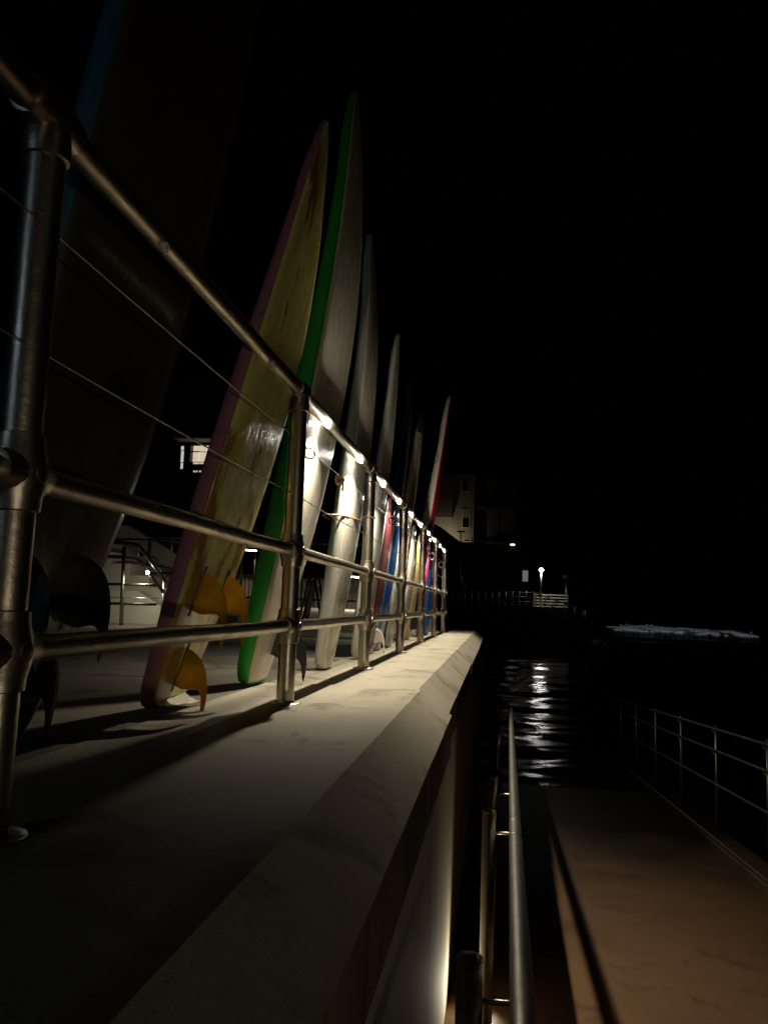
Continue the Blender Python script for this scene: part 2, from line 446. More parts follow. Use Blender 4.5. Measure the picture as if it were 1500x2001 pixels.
def hull(name, a, b, wear=None, scale=5, thr=(.45, .62), rough=.22, bump=.12, stretch=(1, 1, .25), wthr=(.56, .64), bscale=26, ws=3.2):
    return mat(name, a, rough, 0, b, scale, stretch, thr, bump, bscale, .5, rough+.18, 7, .35, base3=wear, scale3=ws, thr3=wthr, stretch3=(1, 1, .3))
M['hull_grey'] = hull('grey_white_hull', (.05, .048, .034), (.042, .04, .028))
M['teal'] = mat('teal_foam', (.012, .11, .17), .55, 0, (.009, .09, .14), 5, bump=.1)
M['hull_yellow'] = hull('yellow_hull', (.80, .78, .26), (.68, .63, .17), (.36, .19, .04), 7, (.46, .53), .17, .6, (1, 1, .35), (.525, .55), 22, 4.6)
M['purple'] = mat('faded_purple_foam', (.40, .14, .18), .6, 0, (.33, .115, .14), 5, (1, 1, .3), bump=.15, base3=(.13, .07, .05), scale3=4, thr3=(.6, .7))
M['fin_yellow'] = mat('amber_fin', (.64, .42, .045), .3, 0, (.48, .28, .02), 13, (1, 1, .6), (.4, .68), .06, 30, coat=.3)
def translucent(m, amount):
    n = m.node_tree.nodes; l = m.node_tree.links; b = n['Principled BSDF']; o = n['Material Output']
    t = n.new('ShaderNodeBsdfTranslucent'); mx = n.new('ShaderNodeMixShader'); mx.inputs[0].default_value = amount
    if b.inputs['Base Color'].links: l.new(b.inputs['Base Color'].links[0].from_socket, t.inputs['Color'])
    l.new(b.outputs[0], mx.inputs[1]); l.new(t.outputs[0], mx.inputs[2]); l.new(mx.outputs[0], o.inputs['Surface'])
translucent(M['fin_yellow'], .45)
M['hull_white'] = hull('white_hull', (.74, .66, .54), (.66, .58, .47), (.46, .37, .28), 4, (.42, .65), .22, .35, wthr=(.63, .68))
M['green'] = mat('green_foam', (.03, .42, .03), .55, 0, (.024, .35, .025), 4, bump=.08)
M['hull_cream'] = hull('cream_hull', (.70, .65, .54), (.58, .52, .41), (.28, .22, .14), 6, (.4, .66), .2, .6, (1, 1, .3), (.62, .68), 30)
M['foam_white'] = mat('white_foam', (.55, .525, .46), .5, 0, (.44, .41, .34), 5, (1, 1, .3), bump=.15)
M['maroon'] = hull('maroon_hull', (.13, .02, .025), (.075, .014, .017), (.30, .22, .17), 8, (.4, .62), .3, .4, wthr=(.64, .7))
M['blue'] = hull('blue_hull', (.01, .085, .30), (.008, .065, .24), (.12, .15, .19), 6, (.4, .62), .3, .2, wthr=(.66, .72))
M['navy'] = hull('navy_hull', (.01, .018, .035), (.012, .022, .045), None, 6)
M['wax'] = hull('waxed_white_hull', (.55, .52, .45), (.36, .32, .25), (.20, .16, .11), 13, (.42, .6), .18, .8, (1, 1, .4), (.55, .62), 40)
M['sand'] = hull('sand_hull', (.58, .47, .37), (.46, .35, .26), (.24, .15, .09), 7, (.42, .62), .3, .25, wthr=(.58, .64))
M['yellow2'] = hull('pale_yellow_hull', (.50, .39, .14), (.42, .30, .10), (.30, .2, .08), 7)
M['red'] = hull('dark_red_hull', (.30, .012, .035), (.24, .010, .03), None, 5, rough=.3)
M['stained_white'] = mat('stained_white_foam', (.5, .46, .38), .55, 0, (.42, .38, .3), 6, (1, 1, .3), bump=.2, base3=(.14, .08, .03), scale3=9, thr3=(.57, .62), stretch3=(1, 1, .35))
M['brown'] = hull('brown_hull', (.28, .15, .07), (.2, .1, .045), (.12, .07, .04), 8)
M['fin_black'] = mat('black_fin', (.012, .012, .012), .35, 0, coat=.2)

G = 'surfboards leaning on the railing'
# the dark grey board nearest the camera
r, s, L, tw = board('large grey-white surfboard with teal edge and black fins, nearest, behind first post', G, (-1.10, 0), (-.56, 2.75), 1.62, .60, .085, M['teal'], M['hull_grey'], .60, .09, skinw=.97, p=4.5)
for s0, f, h in ((.105, .55, .12), (.105, -.55, .12), (.05, 0, .13)): fin(r, s, L, s0, f, M['fin_black'], h, .16, rake=.06)
# hull print: a round emblem with a block below it, and a dark word strip above
def decal(root, s, L, pts, m, name):
    bm = bmesh.new(); vsx = [bm.verts.new(s(a/L, b, .0045)) for a, b in pts]; bm.faces.new(vsx); return bmobj(name, bm, m, root)
M['ink'] = mat('printed_ink', (.018, .018, .016), .4)
bm = bmesh.new(); n = 28
ro = [bm.verts.new(s((.62+.075*math.cos(2*math.pi*k/n))/L, .42+.13*math.sin(2*math.pi*k/n), .0045)) for k in range(n)]
ri = [bm.verts.new(s((.62+.055*math.cos(2*math.pi*k/n))/L, .42+.09*math.sin(2*math.pi*k/n), .0045)) for k in range(n)]
for k in range(n): bm.faces.new((ro[k], ro[(k+1) % n], ri[(k+1) % n], ri[k]))
bmobj('round_emblem', bm, M['ink'], r)
for a0, a1, b0, b1 in ((.59, .65, .38, .40), (.59, .65, .42, .44), (.59, .65, .46, .48), (.70, .72, .36, .50)):
    decal(r, s, L, [(a0, b0), (a0, b1), (a1, b1), (a1, b0)], M['ink'], 'emblem_stroke')
decal(r, s, L, [(.44, .33), (.46, .47), (.53, .45), (.51, .31)], M['ink'], 'printed_block')
for k in range(7):
    b0 = -.1+.075*k; decal(r, s, L, [(.80+.008*k, b0), (.80+.008*k, b0+.05), (.875+.008*k, b0+.055), (.875+.008*k, b0+.012)], M['ink'], 'printed_letter')

r, s, L, tw = board('yellow surfboard with faded purple edge, scuffed hull and three amber fins', G, (-1.008, .012), (-.583, 1.93), 2.40, .49, .066, M['purple'], M['hull_yellow'], .56, .062, skinw=.965, p=5, ne=(1.9, .85))
fin(r, s, L, .16, -.52, M['fin_yellow'], .13, .12, .05, .085); fin(r, s, L, .16, .52, M['fin_yellow'], .13, .12, -.05, .085); fin(r, s, L, .036, -.12, M['fin_yellow'], .125, .12, 0, .082)
# torn lip of hull skin at the tail
bm = bmesh.new(); rows = []
for i in range(7):
    f = -.8+1.6*i/6; a = s(.018, f); e = .02+.05*(i/6)**.8
    rows.append([bm.verts.new((a.x+q*e, a.y, a.z-.004-.012*math.sin(q*2.2)+.004*math.sin(3*i)*q)) for q in (0, .35, .7, 1.)]+[bm.verts.new((a.x+e, a.y, a.z-.018)), bm.verts.new((a.x, a.y, a.z-.016))])
for i in range(6):
    for k in range(5): bm.faces.new((rows[i][k], rows[i][k+1], rows[i+1][k+1], rows[i+1][k]))
bmobj('torn_hull_skin', bm, M['hull_cream'], r, True)

r, s, L, tw = board('tall white surfboard with bright green edge and one black fin', G, (-.965, .01), (-.655, 2.60), 3.22, .60, .095, M['green'], M['hull_white'], .48, .11, skinw=.93, p=4.5, contact=1.45, ne=(2.2, .72))
fin(r, s, L, .045, .25, M['fin_black'], .17, .15, 0, .07, False)
r, s, L, tw = board('cream white surfboard with round edges tied by a cord to the third post', G, (-.865, .008), (-.73, 2.39), 4.15, .50, .10, M['foam_white'], M['hull_cream'], .50, .085, skinw=.90, p=2.8, contact=1.4, ne=(2.2, .72))
r, s, L, tw = board('slim plain white surfboard beyond the third post, rising high above the rail', G, (-.85, .008), (-.668, 2.12), 5.02, .34, .085, M['foam_white'], None, .5, .035, p=2.8)
r, s, L, tw = board('short maroon surfboard with pale edges next to the slim white one', G, (-.86, .006), (-.76, 1.10), 5.52, .42, .06, M['foam_white'], M['maroon'], .62, .02, skinw=.9, contact=.8)
fin(r, s, L, .07, 0, M['hull_white'], .09, .1)
r, s, L, tw = board('short blue surfboard with white edges beside the maroon one', G, (-.885, .006), (-.765, 1.09), 6.05, .42, .06, M['foam_white'], M['blue'], .6, .02, skinw=.92, contact=.8)
r, s, L, tw = board('tall dark navy surfboard, hard to see above the blue one', G, (-.97, .006), (-.715, 2.20), 6.28, .40, .07, M['navy'], None, .5, .05)
r, s, L, tw = board('waxy white surfboard with cracked surface behind the fourth post', G, (-.86, .006), (-.775, 1.13), 6.55, .40, .06, M['wax'], None, .55, .02, contact=.8)
r, s, L, tw = board('brown surfboard with its tail on the deck, beside the waxy one', G, (-.90, .006), (-.78, 1.05), 6.9, .36, .06, M['brown'], None, .55, .02, contact=.8)
r, s, L, tw = board('sand coloured surfboard with dark nose standing tall behind the rail', G, (-.95, .006), (-.70, 2.10), 7.1, .40, .10, M['sand'], None, .5, .035)
SAND = (r, s, L)
r, s, L, tw = board('streaky silver white surfboard just before the fifth post', G, (-.84, .006), (-.765, 1.10), 7.32, .36, .06, M['wax'], None, .5, .02, contact=.8)
r, s, L, tw = board('pale yellow surfboard beside the fifth post', G, (-.86, .006), (-.78, 1.06), 7.95, .36, .055, M['yellow2'], None, .5, .02, contact=.8)
fin(r, s, L, .10, -.3, M['fin_black'], .12, .14)
r, s, L, tw = board('dark red surfboard with brown stained white edge leaning far over the rail', G, (-.94, .006), (-.53, 2.60), 8.35, .44, .11, M['stained_white'], M['red'], .5, .06, skinw=.97, p=5)
r, s, L, tw = board('bright blue surfboard standing upright at the far end of the railing', G, (-.80, .006), (-.745, 1.12), 9.35, .40, .06, M['blue'], None, .6, .015, contact=.8)
r, s, L, tw = board('pink surfboard next to the bright blue one at the far end', G, (-.84, .006), (-.755, 1.10), 8.85, .34, .06, mat('pink_hull', (.42, .06, .15), .35, 0, (.36, .05, .12), 6, bump=.1), None, .55, .015, contact=.8)
# dark nose guard on the sand coloured board
rr, ss, LL = SAND
bm = bmesh.new(); rows = []
for k in range(8):
    s_ = .90+.1*k/7
    c_ = ss(min(s_, .999), 0); wd = .02+.16*math.sqrt(max(0, 1-((s_-.9)/.1)**2))*.6
    rows.append([bm.verts.new((c_.x-.022+.032*math.sin(a), wd*math.cos(a), s_*LL+.004)) for a in [2*math.pi*q/12 for q in range(12)]])
for i in range(7):
    for q in range(12): bm.faces.new((rows[i][q], rows[i][(q+1) % 12], rows[i+1][(q+1) % 12], rows[i+1][q]))
bmobj('nose_guard', bm, M['rubber'], rr, True)

# cords and rings on the wires
def ringobj(name, c, r_, t, m, normal, label):
    c = Vector(c); nrm = Vector(normal).normalized(); a = nrm.orthogonal().normalized(); b = nrm.cross(a)
    o = tube(name, [c*0 + r_*(math.cos(2*math.pi*k/20)*a+math.sin(2*math.pi*k/20)*b) for k in range(21)], t, m, None, 8); o.location = c
    return tag(o, label, 'ring', 'rings hung on the railing wires')
ringobj('rubber_ring', (FX+.004, 2.83, .895), .021, .0035, M['rubber'], (.6, -.8, .1), 'dark ring hung on the upper wire beside the second post')
ringobj('rubber_ring', (FX+.004, 5.18, .897), .024, .004, M['rubber'], (.6, -.8, .1), 'dark ring on the upper wire before the maroon board')
pk = mat('pale_ring', (.7, .55, .5), .5)
ringobj('plastic_ring', (FX+.004, 8.45, .87), .035, .008, pk, (.5, -.85, .1), 'pale pink ring on the wire before the bright blue board')
ringobj('plastic_ring', (FX+.004, 9.9, .86), .035, .008, pk, (.5, -.85, .1), 'pale ring on the wire by the last post')
# knot of rope on the wire
pts = []
for k in range(60):
    t = k/59; pts.append((FX+.014*math.cos(t*26), 3.42+.05*(t-.5)+.006*math.sin(t*9), .895+.016*math.sin(t*26)-.012*math.sin(t*3.1)))
pts += [(FX+.012, 3.45, .87), (FX+.008, 3.46, .845)]
tag(tube('rope_knot', pts, .0045, M['cord'], None, 7), 'small brown rope knot on the upper wire between white boards', 'rope')
# cord round the cream board and the third post
pts = []
for k in range(25):
    t = k/24; a = math.pi*(.5+t)
    pts.append((-.80-.085*math.cos(t*2*math.pi)*0 + (.085 if t in (0, 1) else 0)*0 + .0, 0, 0))
pts = [(FX-.03, 4.30, .80), (FX-.034, 4.24, .795), (FX-.046, 4.1, .79), (FX-.06, 3.95, .787), (FX-.085, 3.895, .786), (FX-.15, 3.885, .787), (FX-.19, 3.95, .79), (FX-.20, 4.13, .795), (FX-.17, 4.32, .80), (FX-.08, 4.36, .805), (FX-.032, 4.33, .81)]
bm = bmesh.new(); add_tube(bm, pts, .0045, 7)
ring_ = [(FX+.034*math.cos(a), PY[5]-1.597+0*a+.034*math.sin(a), .815) for a in [2*math.pi*k/16 for k in range(17)]]
ring_ = [(FX+.034*math.cos(a), 4.262+.034*math.sin(a), .815+.004*math.sin(3*a)) for a in [2*math.pi*k/16 for k in range(17)]]
add_tube(bm, ring_, .0045, 7)
o = bmobj('tie_cord', bm, M['cord'], None, True); tag(o, 'brown cord tying the cream board to the third post', 'cord')

# ================================================================ RAMP RAILS
# left: stout handrail on capped posts beside the wall
lh = empty('ramp_handrail', (.0, 1.9, rz(1.9)))
tag(lh, 'round steel handrail on capped posts going down the ramp beside the sea wall', 'handrail')
def lrel(p): return (p[0], p[1]-1.9, p[2]-rz(1.9))
def hx(y): return .037+.0155*y
def hz(y): return -.30-RS*y
pts = [lrel((hx(y), y, hz(y))) for y in [-3+.4*k for k in range(38)]]
tube('handrail', pts, .0245, M['steel_dull'], lh, 20)
ye = pts[-1]
for k, yj in enumerate((3.15, 3.42, 5.9, 8.3, 9.2)):
    o = tube('rail_sleeve', [lrel((hx(yj-.012), yj-.012, hz(yj-.012))), lrel((hx(yj+.012), yj+.012, hz(yj+.012)))], .0258, M['steel_dull'], lh, 20)
for (x, y) in ((-.046, 1.9), (-.018, 3.71), (-.010, 4.78), (.019, 7.64), (.055, 10.1), (.075, 11.5)):
    zt = hz(y)
    bm = bmesh.new(); ptube(bm, lrel((x, y, rz(y))), (0, 0, 1), [(0, .030), (.3, .030), (zt-rz(y)-.008, .030)], 24)
    p_ = bmobj('post', bm, M['steel'], lh)
    for q in p_.data.polygons: q.use_smooth = len(q.vertices) == 4
    bm = bmesh.new(); ptube(bm, lrel((x, y, zt-.009)), (0, 0, 1), [(0, .0318), (.003, .0318), (.007, .028), (.0105, .018), (.012, .002)], 24); c_ = bmobj('post_cap', bm, M['steel'], p_, True)
    bm = bmesh.new(); ptube(bm, lrel((x, y, rz(y)+.001)), (0, 0, 1), [(0, .055), (.006, .055), (.008, .05)], 20); bmobj('base_flange', bm, M['steel'], p_)
    zz = zt-.095
    tube('bracket_rod', [lrel((x+.028, y, zz)), lrel((x+.05, y, zz+.001)), lrel((hx(y)-.012, y, zz+.002)), lrel((hx(y), y, zz+.02)), lrel((hx(y), y, hz(y)-.02))], .0065, M['steel'], p_, 10)
tag  # left handrail done
# right: four-line rail on the kerb
M['rail_grey'] = mat('grey_weathered_steel', (.24, .225, .2), .42, 1., (.15, .14, .12), 7, bump=.1, bscale=50, rough2=.55)
rrail = empty('ramp_railing', (2.0, 6.38, rz(6.38)+.1))
tag(rrail, 'thin steel railing with four lines of tube along the open side of the ramp', 'railing')
def rrel(p): return (p[0]-2.0, p[1]-6.38, p[2]-rz(6.38)-.1)
def kz(y): return rz(y)+.1
YE = 13.6
for nme, dz, dxx in (('upper_handrail', .97, -.03), ('middle_rail', .47, 0), ('kerb_rail', .02, -.05)):
    if nme == 'upper_handrail':
        pts = [rrel((2.0+dxx, y, kz(y)+.97)) for y in [-2+.6*k for k in range(26)]]
        pts += [rrel((2.0+dxx, 13.35, kz(13.35)+.965)), rrel((1.97-.03, 13.55, kz(13.55)+.94)), rrel((1.97-.05, 13.6, kz(13.6)+.875)), rrel((1.97-.03, 13.55, kz(13.55)+.81)), rrel((1.97, 13.35, kz(13.35)+.785))]
        pts += [rrel((2.0+dxx, y, kz(y)+.78)) for y in [13-.6*k for k in range(26)]]
    else:
        pts = [rrel((2.0+dxx, y, kz(y)+dz)) for y in [-2+.6*k for k in range(25 if dz > .1 else 26)]]
    tube(nme, pts, .0125 if dz > .9 else .011, M['rail_grey'], rrail, 12)
for k in range(-5, 6):
    y = 6.38+1.41*k
    p_ = tube('post', [rrel((2.0, y, kz(y)-.002)), rrel((2.0, y, kz(y)+1.0))], .0125, M['rail_grey'], rrail, 12)
    for dz in (.955, .765):
        tube('rail_bracket', [rrel((2.0, y, kz(y)+dz-.04)), rrel((1.985, y, kz(y)+dz-.035)), rrel((1.97, y, kz(y)+dz-.005))], .006, M['rail_grey'], p_, 8)

# small ground light that washes the sea wall from the ramp
gl = empty('ramp_ground_light', (-.012, 4.0, rz(4.0)))
tag(gl, 'small steel ground light on the ramp beside the handrail, aimed at the sea wall', 'lamp')
bm = bmesh.new(); ptube(bm, (0, 0, 0), (0, 0, 1), [(0, .035), (.03, .035), (.036, .03)], 16); bmobj('housing', bm, M['steel'], gl)
bm = bmesh.new(); ptube(bm, (0, 0, .0365), (0, 0, 1), [(0, .022), (.003, .018)], 12); bmobj('lens', bm, emat('ground_light_lens', (1, .93, .75), 8), gl)
light('ground_light_beam', 'SPOT', (0, -.02, .06), 17, (1, .90, .66), gl, (-.40, -.85, .75), .04, spot_size=R(150), spot_blend=1)

# ================================================================ LEFT BACKGROUND
M['terrace'] = M['pale_concrete']
vv = [(-14, 10.0, .13), (-.9, 10.0, .13), (-.9, 14.6, .25), (-14, 14.6, .25), (-14, 10.0, -.4), (-.9, 10.0, -.4), (-.9, 14.6, -.4), (-14, 14.6, -.4)]
struct(obj('terrace', vv, [(0, 1, 2, 3), (4, 5, 1, 0), (5, 6, 2, 1), (7, 4, 0, 3), (6, 7, 3, 2)], M['pale_concrete']))
# retaining wall with vertical battens
rw = empty('retaining_wall', (-4.5, 14, .25)); tag(rw, 'low retaining wall faced with vertical timber battens behind the terrace', 'wall')
box('wall_core', -9.5, 2.2, .32, .7, -.3, .50, M['dark_concrete'], rw)
box('wall_cap', -9.5, 2.2, .18, .72, .502, .54, M['pale_concrete'], rw, .006)
bm = bmesh.new(); x = -9.45
while x < 2.15:
    wd = random.uniform(.05, .075); add_box(bm, x, x+wd, random.uniform(.22, .26), .318, -.06, .499); x += wd+random.uniform(.012, .03)
o = bmobj('battens', bm, M['wood_dark'], rw); o['kind'] = 'stuff'
# grass bank
vv = []; ff = []
for j in range(7):
    for i in range(41):
        x = -14+.30*i; y = 14.75+1.1*j; vv.append((x, y, .70+.09*j+.05*math.sin(i*1.3+j)))
for j in range(6):
    for i in range(40): a = j*41+i; ff.append((a, a+1, a+42, a+41))
struct(obj('grass_bank', vv, ff, mat('turf_soil', (.035, .042, .015), .95), None, True))
vv = []; ff = []
for k in range(9000):
    x = random.uniform(-13, -2.1); y = 14.75+random.random()**1.5*4; z = .69+.09*(y-14.75)/1.1; h = random.uniform(.04, .12); a = random.uniform(0, 6.28); b_ = len(vv)
    dx, dy = .012*math.cos(a), .012*math.sin(a); lx, ly = random.uniform(-.05, .05), random.uniform(-.05, .05)
    vv += [(x-dx, y-dy, z), (x+dx, y+dy, z), (x+lx, y+ly, z+h)]; ff.append((b_, b_+1, b_+2))
o = obj('grass', vv, ff, M['grass']); o['kind'] = 'stuff'; o['label'] = 'short green grass on the bank above the retaining wall'; o['category'] = 'grass'

# terrace railing (dark)
M['dark_steel'] = mat('dark_steel', (.09, .085, .075), .45, .8)
tr_ = empty('terrace_railing', (-4, 10.15, .13)); tag(tr_, 'dark thin railing along the raised terrace behind the boards', 'railing')
for i in range(9):
    x = -2.6+.65*i; tube('post', [(x, 0, 0), (x, 0, .98)], .017, M['dark_steel'], tr_, 8)
for z in (.97, .52, .24): tube('rail', [(-2.6, 0, z), (2.6, 0, z)], .014, M['dark_steel'], tr_, 8)
# strip lights under the terrace wall cap rail
for k, (u, v) in enumerate(((491, 1075), (692, 1127))):
    p = at(u, v, 13.6)
    e = empty('strip_light', p); tag(e, ('bright strip light on the bank rail between yellow and green boards', 'bright strip light seen beside the cream board')[k], 'lamp', 'strip lights on the bank')
    tube('tube_lamp', [(-.1, 0, 0), (.1, 0, -.01)], .011, emat('strip_lens', (1, .97, .9), 14), e, 8)
    tube('bracket', [(0, .02, -.002), (0, .25, -.02)], .008, M['dark_steel'], e, 6)
    tube('stand', [(0, .25, 0), (0, .25, -p.z+.68)], .014, M['dark_steel'], e, 6)
    light('strip_beam', 'AREA', (0, -.03, -.03), 10, LED_COL, e, (0, -.35, -1), .2)

# stair railing with sign and light
sr = empty('stair_railing', (-4.24, 8.62, 0)); tag(sr, 'steel stair railing with a handrail light and small white sign, left background', 'railing')
def srel(u, v, Y=8.62): p = at(u, v, Y); return (p.x+4.24, p.y-8.62, p.z)
def pol(name, pix, r_, m, Y=8.62): return tube(name, [srel(u, v, Y) for u, v in pix], r_, m, sr, 10)
pa = srel(237, 1223); pb = srel(243, 1068)
tube('post', [(pa[0], 0, 0.0), (pb[0], 0, pb[2])], .023, M['steel_dull'], sr, 10)
pa = srel(299, 1209); pb = srel(304, 1122)
tube('post', [(pa[0], .25, 0), (pb[0], .25, pb[2])], .021, M['steel_dull'], sr, 10)
pol('upper_handrail', [(150, 1056), (262, 1063), (272, 1067), (326, 1138)], .022, M['steel_dull'])
pol('lower_handrail', [(150, 1084), (262, 1090), (271, 1094), (320, 1158)], .021, M['steel_dull'])
for v in (1142, 1180): pol('rail', [(150, v-2), (306, v+1)], .016, M['dark_steel'])
pol('wire', [(150, 1166), (312, 1169)], .004, M['wire'])
a = srel(250, 1070); b = srel(273, 1087)
box('sign_plate', a[0], b[0], -.03, -.022, b[2], a[2], M['white_paint'], sr, .002)
p = srel(290, 1119)
bm = bmesh.new(); ptube(bm, (p[0], p[1]-.02, p[2]), (0, -1, 0), [(0, .02), (.008, .018), (.012, .006)], 12); bmobj('handrail_light', bm, emat('stair_led', (1, .97, .88), 90), sr)
light('stair_light_beam', 'AREA', (p[0], p[1]-.045, p[2]-.02), 3, LED_COL, sr, (-.2, -.2, -1), .03)
light('stair_light_back', 'AREA', (p[0], p[1]+.03, p[2]-.02), 3.5, LED_COL, sr, (-.1, .8, -.5), .03)
# concrete stairs behind it
st = empty('concrete_stairs', (-4.5, 9.3, 0)); tag(st, 'pale concrete stairs with stepped side wall rising behind the stair railing', 'stairs')
for k in range(7):
    x1 = .95-.27*k
    box('step', x1-.27, x1, .25, 1.75, -.05+.0005*k, .02+.145*(k+1), M['pale_concrete'], st, .006)
bm = bmesh.new()
prof = [(1.05, -.05), (1.05, .18), (-.95, 1.25), (-2.5, 1.25), (-2.5, -.05)]
for yy in (1.76, 1.9): pass
A = [bm.verts.new((x, 1.76, z+.12)) for x, z in prof]; B = [bm.verts.new((x, 1.92, z+.12)) for x, z in prof]
bm.faces.new(A); bm.faces.new(B[::-1])
for k in range(5): bm.faces.new((A[k], B[k], B[(k+1) % 5], A[(k+1) % 5]))
bmobj('side_wall', bm, M['pale_concrete'], st)
bm = bmesh.new()
prof = [(.55, 0), (.55, .14), (.1, .40), (-2.5, .40), (-2.5, 0)]
A = [bm.verts.new((x, .05, z)) for x, z in prof]; B = [bm.verts.new((x, .23, z)) for x, z in prof]
bm.faces.new(A); bm.faces.new(B[::-1])
for k in range(5): bm.faces.new((A[k], B[k], B[(k+1) % 5], A[(k+1) % 5]))
bmobj('front_wall', bm, M['pale_concrete'], st)
# upper walk rail above the stairs
ur = empty('upper_walk_railing', (-6.4, 13.2, 1.0)); tag(ur, 'light steel rail along the upper walk above the stairs', 'railing')
def urel(u, v, Y=13.2): p = at(u, v, Y); return (p.x+6.4, p.y-13.2, p.z-1.0)
tube('top_rail', [urel(120, 1041), urel(350, 1051), urel(520, 1064)], .018, M['steel'], ur, 8)
tube('lower_rail', [urel(225, 1049), urel(300, 1052), urel(345, 1060), urel(520, 1070)], .014, M['steel'], ur, 8)
for u, v0, v1 in ((304, 1030, 1100), (336, 1039, 1100), (180, 1041, 1100), (410, 1052, 1105)):
    a = urel(u, v0); b = urel(u-1, v1); tube('post', [b, a], .016, M['steel'], ur, 8)
tube('stair_rail', [urel(265, 1050), urel(300, 1069), urel(332, 1086)], .014, M['steel'], ur, 8)

# easel-like dark folding frame standing between green and cream boards
ea = empty('folding_frame', (at(610, 1215, 9.2).x, 9.2, 0)); tag(ea, 'black folding A-frame stand on the deck between green and cream boards', 'stand')
for dx, lean in ((-.16, .13), (.16, -.13)):
    for yy in (-.12, .12): tube('leg', [(dx, yy, 0), (dx+lean, yy, .62)], .014, M['black'], ea, 8)
box('panel', -.12, -.095, -.12, .12, .1, .58, M['black'], ea, .003).rotation_euler = (0, R(10), 0)

# lit house at the left
hb = empty('dark_house', (-8.3, 24, 0)); tag(hb, 'dark house with one lit window on the left behind the boards', 'house')
M['night_wall'] = mat('night_wall', (.06, .055, .05), .9, 0, (.045, .042, .04), 3)
box('wall', -6, 5.5, .2, 8, 0, 5.9, M['night_wall'], hb)
bm = bmesh.new(); pr = [(-6.4, 5.902), (5.9, 5.902), (5.9, 6.05), (-.2, 7.6), (-6.4, 6.05)]
A = [bm.verts.new((x, -.2, z)) for x, z in pr]; B = [bm.verts.new((x, 8.4, z)) for x, z in pr]
bm.faces.new(A); bm.faces.new(B[::-1])
for k in range(5): bm.faces.new((A[k], B[k], B[(k+1) % 5], A[(k+1) % 5]))
bmobj('roof', bm, M['night_wall'], hb)
def hrel(u, v, Y=24): p = at(u, v, Y); return (p.x+8.3, p.z)
M['lit_pane'] = emat('lit_pane', (1, .86, .66), .62); M['lit_dim'] = emat('dim_pane', (.8, .7, .5), .06); M['lit_cool'] = emat('cool_pane', (.85, .92, .8), .55)
wx0, wz1 = hrel(350, 868); wx1, wz0 = hrel(424, 921)
win = box('window', wx0-.05, wx1+.05, .12, .199, wz0-.05, wz1+.1, M['night_wall'], hb)
def pane(u0, v0, u1, v1, m):
    x0, z1 = hrel(u0, v0); x1, z0 = hrel(u1, v1); box('pane', x0, x1, .10, .118, z0, z1, m, win)
pane(352, 870.5, 356.5, 878.5, M['lit_cool']); pane(352, 880, 355.5, 902, M['lit_cool']); pane(351, 903.5, 354.5, 915, M['lit_cool'])
pane(371, 870, 375.5, 880, M['lit_dim']); pane(370, 882.5, 374.5, 901, M['lit_dim'])
pane(376.5, 870, 386.5, 880, M['lit_pane']); pane(388, 869.5, 412, 881, M['lit_pane']); pane(375.5, 882.5, 386.5, 901, M['lit_pane']); pane(388, 882.5, 412, 901, M['lit_pane'])
pane(375.5, 902.5, 386, 905.5, M['lit_pane']); pane(387.5, 902.5, 412, 905.5, M['lit_pane'])
for u in (377, 382, 388.5, 392): pane(u-1.3, 918.5, u+1.3, 921.5, M['lit_pane'])
x0, z1 = hrel(350, 861); x1, z0 = hrel(430, 863)
box('awning', x0, x1, -.5, .118, z0, z1, M['pale_concrete'], hb)
bw0, bz1 = hrel(697, 995); bw1, bz0 = hrel(706, 1027)
box('blue_window', bw0, bw1, .12, .199, bz0, bz1, emat('blue_pane', (.25, .33, .8), .12), hb)

# ================================================================ FAR PROMENADE, ACROSS THE BAY
FY = 50.0
zdeck = at(960, 1186, FY).z
fp = struct(box('far_promenade', -40, at(1062, 1187, FY).x, FY, FY+30, -3, zdeck, M['dark_concrete']))
box('deck_edge', -40, at(1060, 1187, FY).x, FY-.06, FY+.4, zdeck+.003, zdeck+.1, M['pale_concrete'], fp)
fr = empty('far_railing', (0, FY+.1, zdeck+.1)); tag(fr, 'row of thin railing posts along the far promenade edge', 'railing')
for k in range(14):
    u = 881+13.3*k; x = at(u, 1186, FY+.1).x; h = at(u, 1155, FY+.1).z-zdeck-.1
    tube('post', [(x, 0, 0), (x, 0, h)], .022, M['steel_dull'], fr, 8)
for z in (.3, .6, .88): tube('wire', [(at(868, 1186, FY+.1).x, 0, z), (at(1056, 1186, FY+.1).x, 0, z)], .005, M['wire'], fr, 5)

# person on the far promenade
pp = at(899, 1184, FY+1.2); pz = zdeck+.004; ph = (at(899, 1125, FY+1.2).z-pz)
H_ = ph/1.8
J = {'pel': (0, 0, .96), 'che': (0, .01, 1.30), 'nek': (0, 0, 1.50), 'hb': (0, -.01, 1.58), 'ht': (0, -.01, 1.72), 'crown': (0, 0, 1.78),
     'sl': (-.19, 0, 1.44), 'el': (-.26, .02, 1.15), 'wl': (-.25, -.08, .90), 'hl': (-.245, -.11, .81), 'sr': (.19, 0, 1.44), 'er': (.25, .02, 1.15), 'wr': (.24, -.08, .90), 'hr': (.235, -.11, .81),
     'tl': (-.10, 0, .90), 'kl': (-.11, -.01, .5), 'al': (-.12, .02, .08), 'fl': (-.13, -.15, .035), 'tr': (.10, 0, .90), 'kr': (.10, -.03, .5), 'ar': (.11, .0, .08), 'fr': (.12, -.17, .035)}
